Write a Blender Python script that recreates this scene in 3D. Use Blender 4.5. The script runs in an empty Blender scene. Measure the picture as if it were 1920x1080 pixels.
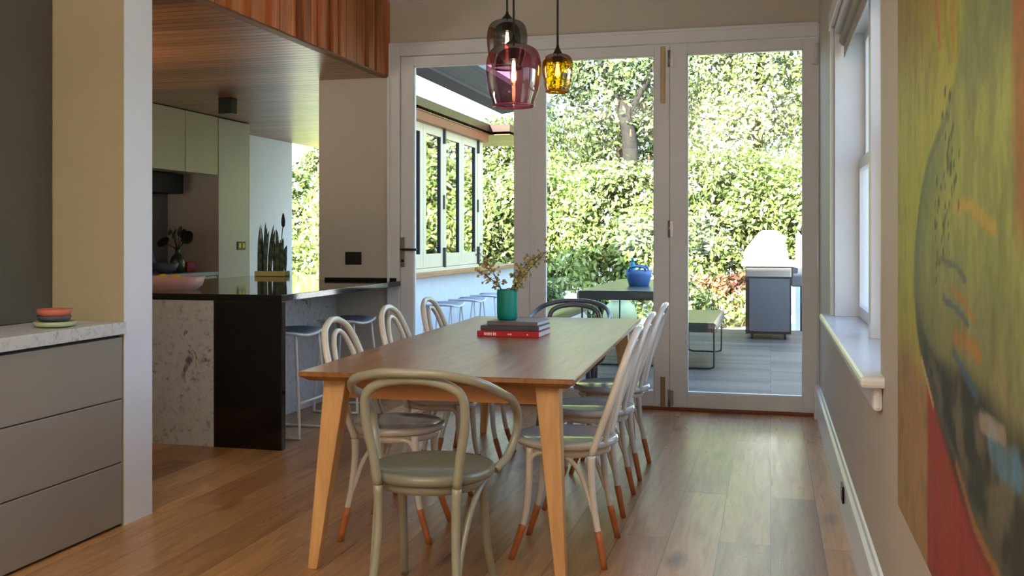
import bpy, math, random
import numpy as np
from mathutils import Vector, Matrix
random.seed(7); rng = np.random.default_rng(7)
SC = bpy.context.scene
COL = SC.collection
PI = math.pi

# ------------------------------------------------------------------ materials
def lin(c):
    r = []
    for v in c[:3]:
        v = v / 255.0
        r.append(v / 12.92 if v <= 0.04045 else ((v + 0.055) / 1.055) ** 2.4)
    return (*r, 1.0)

class NT:
    def __init__(s, name):
        s.m = bpy.data.materials.new(name); s.m.use_nodes = True
        s.t = s.m.node_tree; s.t.nodes.clear()
        s.out = s.n('ShaderNodeOutputMaterial')
    def n(s, typ, **kw):
        nd = s.t.nodes.new(typ)
        for k, v in kw.items(): setattr(nd, k, v)
        return nd
    def l(s, a, b): s.t.links.new(a, b)
    def coord(s, scale=(1, 1, 1), rot=(0, 0, 0), kind='Object'):
        tc = s.n('ShaderNodeTexCoord'); mp = s.n('ShaderNodeMapping')
        mp.inputs['Scale'].default_value = scale; mp.inputs['Rotation'].default_value = rot
        s.l(tc.outputs[kind], mp.inputs['Vector']); return mp.outputs['Vector']
    def noise(s, vec, scale, detail=4, rough=.55, dist=0):
        n = s.n('ShaderNodeTexNoise'); n.inputs['Scale'].default_value = scale
        n.inputs['Detail'].default_value = detail; n.inputs['Roughness'].default_value = rough
        n.inputs['Distortion'].default_value = dist
        s.l(vec, n.inputs['Vector']); return n.outputs['Fac']
    def ramp(s, fac, stops):
        r = s.n('ShaderNodeValToRGB'); e = r.color_ramp.elements
        while len(e) < len(stops): e.new(.5)
        for i, (p, c) in enumerate(stops):
            e[i].position = p; e[i].color = c if len(c) == 4 else (*c, 1)
        s.l(fac, r.inputs['Fac']); return r.outputs['Color']
    def mix(s, fac, a, b, mode='MIX'):
        x = s.n('ShaderNodeMix', data_type='RGBA', blend_type=mode)
        for k, v in ((0, fac), (6, a), (7, b)):
            if hasattr(v, 'links'): s.l(v, x.inputs[k])
            else: x.inputs[k].default_value = v
        return x.outputs[2]
    def bsdf(s, color, rough=.5, metal=0, spec=.5, bump=None, bstr=.2, coat=0, emis=None, estr=0, bdist=.002):
        b = s.n('ShaderNodeBsdfPrincipled')
        for k, v in (('Base Color', color), ('Roughness', rough), ('Metallic', metal)):
            if hasattr(v, 'links'): s.l(v, b.inputs[k])
            else: b.inputs[k].default_value = v
        b.inputs['Specular IOR Level'].default_value = spec
        b.inputs['Coat Weight'].default_value = coat; b.inputs['Coat Roughness'].default_value = .08
        if emis is not None:
            b.inputs['Emission Color'].default_value = emis; b.inputs['Emission Strength'].default_value = estr
        if bump is not None:
            bp = s.n('ShaderNodeBump'); bp.inputs['Strength'].default_value = bstr; bp.inputs['Distance'].default_value = bdist
            s.l(bump, bp.inputs['Height']); s.l(bp.outputs['Normal'], b.inputs['Normal'])
        s.l(b.outputs['BSDF'], s.out.inputs['Surface']); return b

def plain(name, rgb, rough=.5, metal=0, spec=.5, var=.06, scale=6, coat=0, bstr=0):
    t = NT(name); v = t.coord(); f = t.noise(v, scale)
    c = lin(rgb); lo = tuple(x * (1 - var) for x in c[:3]) + (1,); hi = tuple(min(1, x * (1 + var)) for x in c[:3]) + (1,)
    col = t.ramp(f, [(.3, lo), (.7, hi)])
    t.bsdf(col, rough, metal, spec, bump=f if bstr else None, bstr=bstr, coat=coat)
    return t.m

def attr_mat(name, rough=.6, spec=.4, trans=0, bstr=0, scale=40, coat=0):
    t = NT(name); a = t.n('ShaderNodeVertexColor'); a.layer_name = 'Col'
    f = t.noise(t.coord(), scale)
    col = t.mix(1.0, a.outputs['Color'], t.ramp(f, [(.3, (.88, .88, .88)), (.7, (1.1, 1.1, 1.1))]), 'MULTIPLY')
    b = t.bsdf(col, rough, 0, spec, bump=f if bstr else None, bstr=bstr, coat=coat)
    if trans:
        tr = t.n('ShaderNodeBsdfTranslucent'); t.l(col, tr.inputs['Color'])
        mx = t.n('ShaderNodeMixShader'); mx.inputs[0].default_value = trans
        t.l(b.outputs['BSDF'], mx.inputs[1]); t.l(tr.outputs['BSDF'], mx.inputs[2]); t.l(mx.outputs[0], t.out.inputs['Surface'])
    return t.m

def wood(name, dark, light, along='Y', scale=1.0, rough=.4, spec=.5, stretch=14, coat=0, attr=False):
    t = NT(name)
    sc = {'X': (1, stretch, stretch), 'Y': (stretch, 1, stretch), 'Z': (stretch, stretch, 1)}[along]
    v = t.coord(tuple(x * scale for x in sc)); f = t.noise(v, 1.6, 5, .6, .6)
    col = t.ramp(f, [(.25, lin(dark)), (.75, lin(light))])
    if attr:
        a = t.n('ShaderNodeVertexColor'); a.layer_name = 'Col'
        col = t.mix(1.0, col, a.outputs['Color'], 'MULTIPLY')
    t.bsdf(col, rough, 0, spec, bump=f, bstr=.08, coat=coat)
    return t.m

def floor_mat():
    t = NT('oak_floor'); v = t.coord(rot=(0, 0, PI / 2))
    br = t.n('ShaderNodeTexBrick'); t.l(v, br.inputs['Vector'])
    br.offset = .37; br.offset_frequency = 2; br.squash = 1
    br.inputs['Color1'].default_value = (0, 0, 0, 1); br.inputs['Color2'].default_value = (1, 1, 1, 1); br.inputs['Mortar'].default_value = (.5, .5, .5, 1)
    br.inputs['Scale'].default_value = 1; br.inputs['Mortar Size'].default_value = .0016; br.inputs['Mortar Smooth'].default_value = .3
    br.inputs['Brick Width'].default_value = 2.1; br.inputs['Row Height'].default_value = .205; br.inputs['Bias'].default_value = 0
    plank = t.ramp(br.outputs['Color'], [(0, lin((136, 94, 56))), (.35, lin((194, 146, 96))), (.65, lin((162, 117, 76))), (1, lin((212, 168, 116)))])
    # grain, shifted from plank to plank
    tc = t.n('ShaderNodeTexCoord'); add = t.n('ShaderNodeVectorMath', operation='MULTIPLY_ADD')
    t.l(br.outputs['Color'], add.inputs[0]); add.inputs[1].default_value = (17, 9, 3); t.l(tc.outputs['Object'], add.inputs[2])
    mp = t.n('ShaderNodeMapping'); mp.inputs['Scale'].default_value = (16, 1.2, 1); t.l(add.outputs[0], mp.inputs['Vector'])
    g = t.noise(mp.outputs['Vector'], 1.5, 6, .62, 1.2)
    col = t.mix(1.0, plank, t.ramp(g, [(.28, (.66, .62, .58)), (.7, (1.12, 1.12, 1.12))]), 'MULTIPLY')
    mp2 = t.n('ShaderNodeMapping'); mp2.inputs['Scale'].default_value = (6.5, 2.4, 1); t.l(add.outputs[0], mp2.inputs['Vector'])
    vo = t.n('ShaderNodeTexVoronoi'); vo.inputs['Scale'].default_value = .55; t.l(mp2.outputs['Vector'], vo.inputs['Vector'])
    kn = t.ramp(vo.outputs['Distance'], [(.05, (.2, .16, .14)), (.2, (1, 1, 1))])
    col = t.mix(.85, col, kn, 'MULTIPLY')
    col = t.mix(br.outputs['Fac'], col, lin((70, 48, 32)))
    rr = t.ramp(g, [(.3, (.36, .36, .36)), (.7, (.26, .26, .26))])
    t.bsdf(col, rr, 0, .5, bump=g, bstr=.12)
    return t.m

def marble_mat(name, base=(196, 198, 202)):
    t = NT(name); v = t.coord()
    n1 = t.noise(v, 26, 6, .7, .4); n2 = t.noise(v, 5, 5, .6, 1.6)
    vo = t.n('ShaderNodeTexVoronoi'); vo.inputs['Scale'].default_value = 34; t.l(v, vo.inputs['Vector'])
    c = t.ramp(n1, [(.30, lin((120, 120, 122))), (.44, lin(base)), (.8, lin(tuple(min(255, x + 18) for x in base)))])
    c = t.mix(1.0, c, t.ramp(n2, [(.32, (.25, .25, .27)), (.37, (1, 1, 1))]), 'MULTIPLY')
    c = t.mix(.6, c, t.ramp(vo.outputs['Distance'], [(.06, (.3, .3, .3)), (.16, (1, 1, 1))]), 'MULTIPLY')
    t.bsdf(c, .3, 0, .5)
    return t.m

def glass_mat(name, tint=(1, 1, 1), refl=.06, rough=.0, grazing=.6, thick=False):
    t = NT(name); tr = t.n('ShaderNodeBsdfTransparent'); tr.inputs['Color'].default_value = (*tint, 1)
    if thick:      # blown glass, thicker at the crown and at the lip
        sz = t.n('ShaderNodeSeparateXYZ'); t.l(t.coord(kind='Generated'), sz.inputs[0])
        k = lambda q: tuple(x ** q for x in tint)
        t.l(t.ramp(sz.outputs['Z'], [(0, k(2.2)), (.13, k(1)), (.6, k(1)), (.8, k(1.6)), (1, k(3))]), tr.inputs['Color'])
    gl = t.n('ShaderNodeBsdfGlossy'); gl.inputs['Roughness'].default_value = rough; gl.inputs['Color'].default_value = (1, 1, 1, 1)
    lw = t.n('ShaderNodeFresnel'); lw.inputs['IOR'].default_value = 1.45
    ma = t.n('ShaderNodeMath', operation='MULTIPLY_ADD'); t.l(lw.outputs[0], ma.inputs[0]); ma.inputs[1].default_value = grazing; ma.inputs[2].default_value = refl
    mx = t.n('ShaderNodeMixShader'); t.l(ma.outputs[0], mx.inputs[0]); t.l(tr.outputs[0], mx.inputs[1]); t.l(gl.outputs[0], mx.inputs[2])
    t.l(mx.outputs[0], t.out.inputs['Surface']); return t.m

def emit(name, rgb, s):
    t = NT(name); e = t.n('ShaderNodeEmission'); e.inputs['Color'].default_value = (*rgb, 1); e.inputs['Strength'].default_value = s
    t.l(e.outputs[0], t.out.inputs['Surface']); return t.m

M = dict(
    wall=plain('warm_white_paint', (196, 190, 180), .6, spec=.3, var=.02, scale=2),
    pierside=plain('daylight_tinted_pier_side', (220, 226, 240), .5, spec=.4, var=.02), cream=plain('cream_paint', (176, 164, 136), .6, spec=.3, var=.02),
    trim=plain('white_gloss_trim', (222, 225, 230), .32, spec=.45, var=.02),
    sash=plain('white_sash_paint', (222, 224, 226), .35, spec=.4, var=.02),
    ceil=plain('ceiling_white', (215, 212, 205), .8, spec=.2, var=.02),
    floor=floor_mat(), marble=marble_mat('speckled_marble'),
    drawer=plain('taupe_laminate', (140, 134, 128), .45, spec=.4, var=.03, scale=3),
    darkgrey=plain('charcoal_panel', (86, 84, 78), .5, spec=.4, var=.05),
    black=plain('black_gloss_stone', (16, 16, 20), .06, spec=.6, var=.1, scale=30),
    toe=plain('dark_recess', (25, 23, 22), .7),
    table_top=wood('walnut_stained_oak_top', (112, 70, 36), (166, 114, 64), 'Y', 1, .3, .38, 16),
    table_leg=wood('pale_oak_leg', (186, 138, 86), (222, 174, 114), 'Z', 1, .45, .4, 16),
    table_apron=wood('oak_apron', (160, 102, 54), (194, 134, 78), 'X', 1, .45, .4, 16),
    chair=plain('cream_lacquer', (214, 208, 196), .22, spec=.5, var=.03, coat=.3),
    seatw=plain('pale_seat_lacquer', (196, 190, 182), .16, spec=.5, var=.04, coat=.5),
    tip=plain('tan_dipped_tip', (180, 104, 56), .45, var=.08),
    sage=plain('sage_grey_lacquer', (150, 150, 132), .28, spec=.5, var=.03, coat=.3),
    sageseat=plain('sage_grey_seat', (128, 128, 108), .3, spec=.5, var=.05, coat=.2),
    slate=plain('slate_blue_lacquer', (96, 102, 114), .25, spec=.5, var=.04, coat=.3),
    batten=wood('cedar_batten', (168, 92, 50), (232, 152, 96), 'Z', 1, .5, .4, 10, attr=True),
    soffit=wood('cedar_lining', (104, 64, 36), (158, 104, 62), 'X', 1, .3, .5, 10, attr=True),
    steelstrip=plain('satin_metal', (150, 148, 142), .3, 1, var=.05),
    brass=plain('aged_brass', (150, 128, 96), .4, .7, var=.08),
    blackm=plain('black_metal', (22, 22, 23), .4, .3, var=.1),
    white_m=plain('white_powdercoat', (214, 216, 220), .35, var=.02),
    greyseat=plain('blue_grey_seat', (120, 130, 145), .4, var=.05),
    pane=glass_mat('clear_glass', (.97, .98, .97), .0, 0, .55),
    serv=glass_mat('servery_glass', (.55, .6, .58), .45, .02, .6),
    amethyst=glass_mat('amethyst_glass', (.74, .43, .51), .02, .0, .25, True),
    amber=glass_mat('amber_glass', (.72, .5, .03), .02, .0, .25, True),
    smoke=glass_mat('smoke_glass', (.42, .41, .38), .02, .0, .25, True),
    amethyst_rim=plain('amethyst_lip', (150, 62, 84), .1, spec=.6), amber_rim=plain('amber_lip', (140, 92, 12), .1, spec=.6), smoke_rim=plain('smoke_lip', (60, 58, 55), .1, spec=.6),
    bulb=glass_mat('bulb_glass', (1, .86, .66), .02, 0, .7),
    filament=emit('glowing_filament', (1, .72, .38), 30),
    cord=plain('dark_cord', (34, 28, 27), .7),
    teal=plain('teal_ceramic', (0, 132, 116), .5, spec=.4, var=.05),
    branch=plain('brown_twig', (92, 80, 56), .7), blossom=attr_mat('blossom_petals', .6, .3, .3),
    red=plain('red_cloth_cover', (190, 24, 34), .5), bookg=plain('grey_cover', (74, 72, 68), .55), bookb=plain('mauve_grey_cover', (118, 102, 98), .5),
    paper=plain('page_edges', (214, 218, 220), .8, scale=80, var=.12), print_=plain('white_print', (240, 225, 220), .6),
    coral=plain('coral_ceramic', (196, 104, 84), .5), slatec=plain('slate_ceramic', (68, 72, 80), .5), mint=plain('pale_green_ceramic', (172, 184, 144), .45),
    pink=plain('pink_ceramic', (206, 160, 150), .5), lemon=plain('lemon_peel', (214, 180, 40), .5, bstr=.1, scale=60),
    kcab=plain('pale_sage_laminate', (206, 196, 170), .4, var=.03), pantry=plain('pale_grey_laminate', (212, 206, 202), .4, var=.02),
    splash=plain('mauve_grey_splashback', (118, 108, 104), .35, var=.04), hood=plain('dark_plum_metal', (34, 30, 33), .6, spec=.2),
    bench=plain('blue_grey_stone', (150, 170, 176), .35), kwhite=plain('white_render', (216, 222, 226), .7, var=.03, scale=14, bstr=.1),
    snake=attr_mat('snake_leaf', .4, .4), troughm=plain('pale_yellow_trough', (236, 230, 160), .5), soil=plain('potting_soil', (40, 30, 24), .9),
    tin=plain('red_tin', (206, 62, 40), .4), tinlogo=plain('violet_roundel', (150, 110, 170), .5), flask=glass_mat('green_flask_glass', (.35, .5, .45), .05, 0, .8),
    darkleaf=plain('dark_leaf', (34, 44, 34), .4, var=.2), bluebowl=plain('blue_grey_bowl', (92, 102, 118), .4),
    gold=plain('gold_outlet', (150, 130, 40), .3, .6), sill=plain('white_sill', (220, 222, 224), .25, var=.02),
    thr=plain('jarrah_threshold', (130, 62, 34), .4, var=.15), blind=plain('grey_blind', (170, 166, 156), .7),
    deck=None, paving=plain('pale_paving', (225, 218, 200), .8, var=.06), grass=None,
    greyroof=plain('grey_roof_slats', (112, 112, 112), .6, var=.06), roofdark=plain('dark_roof_edge', (72, 66, 66), .6),
    winframe=plain('pale_olive_window_paint', (216, 206, 172), .45, var=.03), windark=plain('navy_hardware', (40, 48, 62), .4),
    bluewall=plain('white_weatherboard', (208, 218, 226), .6, var=.04, scale=10), timber=wood('servery_timber', (150, 100, 62), (196, 146, 98), 'Y', 1, .5),
    bronze=plain('dark_bronze_sheet', (62, 60, 54), .3, .4, var=.08), tub=plain('blue_tub', (44, 96, 150), .45), bottle=plain('teal_plastic', (20, 120, 132), .35),
    steel=plain('brushed_steel', (92, 96, 102), .32, .7, var=.05, scale=20), bbqlid=plain('pale_enamel_hood', (228, 228, 226), .35, var=.02),
    tyre=plain('black_rubber', (24, 24, 24), .8), leaf=attr_mat('hedge_leaf', .55, .3, .35), bark=plain('tree_bark', (74, 60, 48), .9, var=.3, scale=12, bstr=.5),
    darkbark=plain('dark_bark', (44, 40, 34), .9, var=.3, scale=12, bstr=.5), palepot=plain('pale_green_pot', (196, 204, 150), .5), painting=attr_mat('oil_paint', .55, .35, 0, .25, 60), canvas=plain('canvas_edge', (186, 176, 150), .8),
)
def deck_mat():
    t = NT('weathered_deck'); v = t.coord()
    br = t.n('ShaderNodeTexBrick'); t.l(v, br.inputs['Vector']); br.offset = .4
    br.inputs['Color1'].default_value = lin((76, 66, 58)); br.inputs['Color2'].default_value = lin((104, 92, 80)); br.inputs['Mortar'].default_value = lin((40, 36, 32))
    br.inputs['Scale'].default_value = 1; br.inputs['Mortar Size'].default_value = .003; br.inputs['Brick Width'].default_value = 3; br.inputs['Row Height'].default_value = .14
    g = t.noise(t.coord((1, 14, 1)), 2, 5)
    t.bsdf(t.mix(1, br.outputs['Color'], t.ramp(g, [(.3, (.8, .8, .8)), (.7, (1.1, 1.1, 1.1))]), 'MULTIPLY'), .55, 0, .12, bump=g, bstr=.1)
    return t.m
M['deck'] = deck_mat()
M['grass'] = plain('garden_lawn', (120, 140, 60), .9, var=.3, scale=8, bstr=.5)

# ------------------------------------------------------------------ mesh building
class MB:
    def __init__(s): s.v = []; s.f = []; s.c = []; s.s = []
    def add(s, vs, fs, col=(1, 1, 1), smooth=False):
        b = len(s.v); s.v += [tuple(x) for x in vs]
        for f in fs: s.f.append(tuple(b + i for i in f)); s.c.append(col); s.s.append(smooth)
        return s
    def box(s, x0, x1, y0, y1, z0, z1, col=(1, 1, 1)):
        v = [(x, y, z) for z in (z0, z1) for y in (y0, y1) for x in (x0, x1)]
        return s.add(v, [(0, 2, 3, 1), (4, 5, 7, 6), (0, 1, 5, 4), (2, 6, 7, 3), (0, 4, 6, 2), (1, 3, 7, 5)], col)
    def hexa(s, bot, top, col=(1, 1, 1)):   # two rings of equal length
        n = len(bot); v = list(bot) + list(top)
        fs = [tuple(range(n))[::-1], tuple(range(n, 2 * n))] + [(i, (i + 1) % n, n + (i + 1) % n, n + i) for i in range(n)]
        return s.add(v, fs, col)
    def prism(s, pts, a0, a1, axis='Y', col=(1, 1, 1)):   # pts in the plane across axis
        def p(u, w, a): return {'Y': (u, a, w), 'X': (a, u, w), 'Z': (u, w, a)}[axis]
        return s.hexa([p(u, w, a0) for u, w in pts], [p(u, w, a1) for u, w in pts], col)
    def tube(s, path, rad, n=10, col=(1, 1, 1), closed=False, cap=True, flat=None):
        P = [Vector(p) for p in path]; m = len(P)
        R = rad if hasattr(rad, '__len__') else [rad] * m
        rings = []; up = None
        for i in range(m):
            if closed: t = P[(i + 1) % m] - P[i - 1]
            else: t = P[min(i + 1, m - 1)] - P[max(i - 1, 0)]
            t.normalize()
            if up is None:
                up = Vector((0, 0, 1)) if abs(t.z) < .9 else Vector((1, 0, 0))
            a = (up - t * up.dot(t)).normalized(); b = t.cross(a); up = a
            rings.append([P[i] + (a * math.cos(2 * PI * k / n) * (flat or 1) + b * math.sin(2 * PI * k / n)) * R[i] for k in range(n)])
        v = [q for r in rings for q in r]; fs = []
        for i in range(m if closed else m - 1):
            j = (i + 1) % m
            for k in range(n): fs.append((i * n + k, i * n + (k + 1) % n, j * n + (k + 1) % n, j * n + k))
        s.add(v, fs, col, True)
        if cap and not closed:
            b = len(s.v) - len(v)
            s.f.append(tuple(b + k for k in range(n))[::-1]); s.c.append(col); s.s.append(False)
            s.f.append(tuple(b + (m - 1) * n + k for k in range(n))); s.c.append(col); s.s.append(False)
        return s
    def lathe(s, prof, cx=0, cy=0, n=32, col=(1, 1, 1), smooth=True, capb=True, capt=True):
        v = []; fs = []
        for r, z in prof:
            for k in range(n): v.append((cx + r * math.cos(2 * PI * k / n), cy + r * math.sin(2 * PI * k / n), z))
        m = len(prof)
        for i in range(m - 1):
            for k in range(n): fs.append((i * n + k, i * n + (k + 1) % n, (i + 1) * n + (k + 1) % n, (i + 1) * n + k))
        s.add(v, fs, col, smooth); b = len(s.v) - len(v)
        if capb: s.f.append(tuple(b + k for k in range(n))[::-1]); s.c.append(col); s.s.append(False)
        if capt: s.f.append(tuple(b + (m - 1) * n + k for k in range(n))); s.c.append(col); s.s.append(False)
        return s
    def build(s, name, mat, parent=None, bevel=0, loc=None):
        me = bpy.data.meshes.new(name); me.from_pydata(s.v, [], s.f); me.update()
        me.polygons.foreach_set('use_smooth', s.s)
        if any(c != (1, 1, 1) for c in s.c):
            ca = me.color_attributes.new('Col', 'FLOAT_COLOR', 'CORNER')
            arr = np.ones((len(me.loops), 4), np.float32)
            cc = np.array(s.c, np.float32); tot = np.array([len(f) for f in s.f])
            arr[:, :3] = np.repeat(cc, tot, axis=0); ca.data.foreach_set('color', arr.ravel())
        me.materials.append(mat)
        o = bpy.data.objects.new(name, me); COL.objects.link(o)
        if parent is not None: o.parent = parent
        if loc is not None: o.location = loc
        if bevel:
            b = o.modifiers.new('bevel', 'BEVEL'); b.width = bevel; b.segments = 2; b.limit_method = 'ANGLE'; b.angle_limit = .6
        return o

def box(name, mat, b, parent=None, bevel=0): return MB().box(*b).build(name, mat, parent, bevel)
def tag(o, label=None, cat=None, group=None, kind=None):
    if label: o['label'] = label
    if cat: o['category'] = cat
    if group: o['group'] = group
    if kind: o['kind'] = kind
    return o
def empty(name, loc=(0, 0, 0), rz=0, **kw):
    o = bpy.data.objects.new(name, None); COL.objects.link(o); o.location = loc; o.rotation_euler = (0, 0, rz)
    o.empty_display_size = .1
    return tag(o, **kw)
def kids(o): return [c for c in COL.objects if c.parent == o]
def copy_tree(o, parent=None):
    c = o.copy(); COL.objects.link(c); c.parent = parent
    for ch in kids(o): copy_tree(ch, c)
    return c
def struct(o, label, cat): return tag(o, label, cat, None, 'structure')

def smooth_path(pts, n=6):       # Catmull-Rom through points
    P = [Vector(p) for p in pts]; P = [2 * P[0] - P[1]] + P + [2 * P[-1] - P[-2]]; out = []
    for i in range(1, len(P) - 2):
        a, b, c, d = P[i - 1:i + 3]
        for k in range(n):
            t = k / n
            out.append(.5 * ((2 * b) + (c - a) * t + (2 * a - 5 * b + 4 * c - d) * t * t + (3 * b - a - 3 * c + d) * t ** 3))
    out.append(P[-2]); return out

# ------------------------------------------------------------------ room shell
CE = 3.13; RW = .33; DY = 7.3
m = MB(); m.box(-3.1, .6, -2.5, 7.34, -.08, 0); m.box(-6.2, -3.1, 3.9, 12.0, -.08, 0)
struct(m.build('floor', M['floor']), 'wide oak plank floor with dark knots', 'floor')
struct(box('ceiling', M['ceil'], (-6.3, .6, -2.6, 7.55, CE, CE + .3)), 'white plaster ceiling', 'ceiling')
m = MB()   # right wall with a double window opening
WY0, WY1, WZ0, WZ1 = 3.28, 5.62, .83, 2.36
m.box(RW, .52, -2.5, WY0, 0, CE); m.box(RW, .52, WY1, 7.55, 0, CE); m.box(RW, .52, WY0, WY1, 0, WZ0 - .04); m.box(RW, .52, WY0, WY1, WZ1, CE)
struct(m.build('wall_right', M['wall']), 'warm white painted wall with the sash window and the painting', 'wall')
m = MB(); m.box(-3.46, -2.845, DY, 7.52, 0, CE); m.box(-2.845, RW, DY, 7.52, 2.735, CE)
struct(m.build('wall_back', M['wall']), 'warm white wall around the glazed doors', 'wall')
m = MB(); m.box(-3.3, -3.1, -2.5, 3.79, 0, CE)
struct(m.build('wall_left', M['wall']), 'wall behind the drawer cabinet', 'wall')
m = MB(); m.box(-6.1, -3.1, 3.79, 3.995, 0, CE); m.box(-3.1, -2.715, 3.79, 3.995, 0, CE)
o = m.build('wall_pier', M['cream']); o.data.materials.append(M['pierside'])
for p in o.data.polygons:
    if p.normal.x > .9: p.material_index = 1  # blue daylight on this side is put into its colour
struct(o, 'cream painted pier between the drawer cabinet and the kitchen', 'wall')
m = MB(); m.box(-3.3, -2.6, -2.6, -2.5, 0, CE); m.box(-.9, .6, -2.6, -2.5, 0, CE); m.box(-2.6, -.9, -2.6, -2.5, 0, .95); m.box(-2.6, -.9, -2.6, -2.5, 1.6, CE)
struct(m.build('wall_rear', M['wall']), 'wall at the camera end of the room', 'wall')
m = MB()
for k in range(12): m.box(-2.6, -.9, -2.56, -2.52, .97 + k * .052, .985 + k * .052)
struct(m.build('window_3', M['sash']), 'slatted blind in the window at the camera end of the room', 'window')
m = MB(); m.box(-6.3, -6.1, 3.79, 12.06, -.05, CE)
struct(m.build('wall_kitchen', M['kwhite']), 'white rendered wall along the far side of the kitchen', 'wall')
# dark splash panel in the niche
struct(box('wall_niche', M['darkgrey'], (-3.1, -3.075, -.5, 3.785, .885, CE), None, .003), 'charcoal panel at the back of the drawer cabinet niche', 'wall panel')
# cornice, baseboard, architraves
def cornice_prof(y): return [(y, CE), (y, CE - .06), (y - .02, CE - .055), (y - .06, CE - .02), (y - .065, CE)]
struct(MB().prism(cornice_prof(DY), -2.89, RW, 'X').build('trim_1', M['trim']), 'white cornice above the glazed doors', 'cornice')
bp = [(RW, 0), (RW - .02, 0), (RW - .02, .17), (RW - .026, .18), (RW - .024, .2), (RW - .012, .21), (RW - .008, .225), (RW, .23)]
struct(MB().prism(bp, -2.4, 7.17, 'Y').build('baseboard_right', M['trim']), 'tall white moulded skirting board along the right wall', 'skirting')
m = MB()
for x0, x1, z0, z1, d in ((-2.86, -2.775, 0, 2.735, .018), (.318, RW - .001, .23, 2.735, .03), (-2.775, .318, 2.65, 2.735, .018)):
    m.box(x0, x1, DY - d, DY + .1, z0, z1)
m.box(-2.875, -2.855, DY - .03, DY - .001, 0, 2.75); m.box(-2.875, .32, DY - .03, DY - .001, 2.728, 2.75); m.box(.29, RW - .001, DY - .13, DY - .03, 0, .235)
struct(m.build('trim_2', M['trim'], bevel=.004), 'white painted architrave and frame around the glazed doors', 'door frame')
struct(box('trim_3', M['thr'], (-2.78, .318, DY - .01, DY + .12, 0, .022), None, .003), 'reddish timber threshold under the glazed doors', 'threshold')

# glazed doors
def door(n, x0, x1, g0, g1, label):
    r = struct(empty(f'door_{n}', ((x0 + x1) / 2, DY, 0)), label, 'door'); cx = (x0 + x1) / 2
    f = MB(); y0, y1 = -.002, .045; zb, zt, gz0, gz1 = .024, 2.645, .13, 2.57
    for b in ((x0, g0, zb, zt), (g1, x1, zb, zt), (g0, g1, zb, gz0), (g0, g1, gz1, zt)): f.box(b[0] - cx, b[1] - cx, y0, y1, b[2], b[3])
    f.build('frame', M['trim'], r, .003)
    k = MB()
    for b in ((g0, g0 + .008, gz0, gz1), (g1 - .008, g1, gz0, gz1), (g0, g1, gz0, gz0 + .008), (g0, g1, gz1 - .008, gz1)): k.box(b[0] - cx, b[1] - cx, .005, .04, b[2], b[3])
    k.build('glazing_bead', M['trim'], r)
    MB().box(g0 + .008 - cx, g1 - .008 - cx, .02, .024, gz0 + .008, gz1 - .008).build('glass_pane', M['pane'], r)
    return r, cx
d1, c1 = door(1, -2.772, -1.748, -2.668, -1.862, 'hinged white glazed door with the lever handle, next to the grey wall')
d2, c2 = door(2, -1.742, -.7075, -1.63, -.816, 'middle white glazed bifold door')
d3, c3 = door(3, -.7055, .316, -.583, .221, 'rightmost white glazed bifold door next to the sash window')
h = MB().box(-2.768 - c1, -2.735 - c1, -.012, -.002, 1.02, 1.25).build('handle_plate', M['steelstrip'], d1, .004)
MB().tube([(-2.752 - c1, -.01, 1.158), (-2.752 - c1, -.05, 1.158), (-2.735 - c1, -.056, 1.158), (-2.62 - c1, -.056, 1.156)], .009, 10).build('lever', M['blackm'], h)
MB().lathe([(.012, -.003), (.012, .003)], 0, 0, 14).build('keyhole', M['blackm'], h).matrix_local = Matrix.Translation((-2.752 - c1, -.013, 1.07)) @ Matrix.Rotation(PI / 2, 4, 'X')
def strip(par, cx, x0, x1, z0, z1, nm='flush_bolt', mat='brass'):
    MB().box(x0 - cx, x1 - cx, -.008, -.002, z0, z1).build(nm, M[mat], par, .002)
strip(d2, c2, -.772, -.738, 2.22, 2.63); strip(d2, c2, -.772, -.738, .03, .24)
for z in (2.54, 1.31, .09):
    hg = MB(); hg.tube([(-.71 - c3, -.012, z - .06), (-.71 - c3, -.012, z + .06)], .008, 10); hg.box(-.71 - c3, -.68 - c3, -.006, -.002, z - .055, z + .055)
    hg.build('hinge', M['steelstrip'], d3)
hg = MB(); hg.tube([(.31 - c3, -.03, 2.45), (.31 - c3, -.03, 2.6)], .012, 10); hg.box(.27 - c3, .31 - c3, -.012, -.002, 2.46, 2.59); hg.build('hinge', M['trim'], d3)

# sash window in the right wall
w = struct(empty('window_1', (RW, 4.45, 0)), 'white double sash window over the deep sill', 'window')
m = MB()
for (y0, y1) in ((WY0, WY0 + .03), (WY1 - .03, WY1)): m.box(0, .18, y0 - 4.45, y1 - 4.45, WZ0, WZ1)
m.box(0, .18, WY0 - 4.45, WY1 - 4.45, WZ1 - .03, WZ1)
m.build('jamb', M['sash'], w, .003)
m = MB(); m.box(.07, .18, -.06, .02, WZ0, WZ1 - .03); m.build('mullion', M['sash'], w, .004)
for (y0, y1) in ((WY0 + .03, 4.38), (4.48, WY1 - .03)):
    for (x0, z0, z1) in ((.12, WZ0 + .005, 1.66), (.15, 1.62, WZ1 - .03)):
        m = MB(); a, b = y0 - 4.45, y1 - 4.45; t = .055
        m.box(x0, x0 + .035, a, a + t, z0, z1); m.box(x0, x0 + .035, b - t, b, z0, z1); m.box(x0, x0 + .035, a + t, b - t, z0, z0 + t); m.box(x0, x0 + .035, a + t, b - t, z1 - t, z1)
        s_ = m.build('sash', M['sash'], w, .003)
        MB().box(x0 + .015, x0 + .019, a + t, b - t, z0 + t, z1 - t).build('glass_pane', M['pane'], s_)
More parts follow.
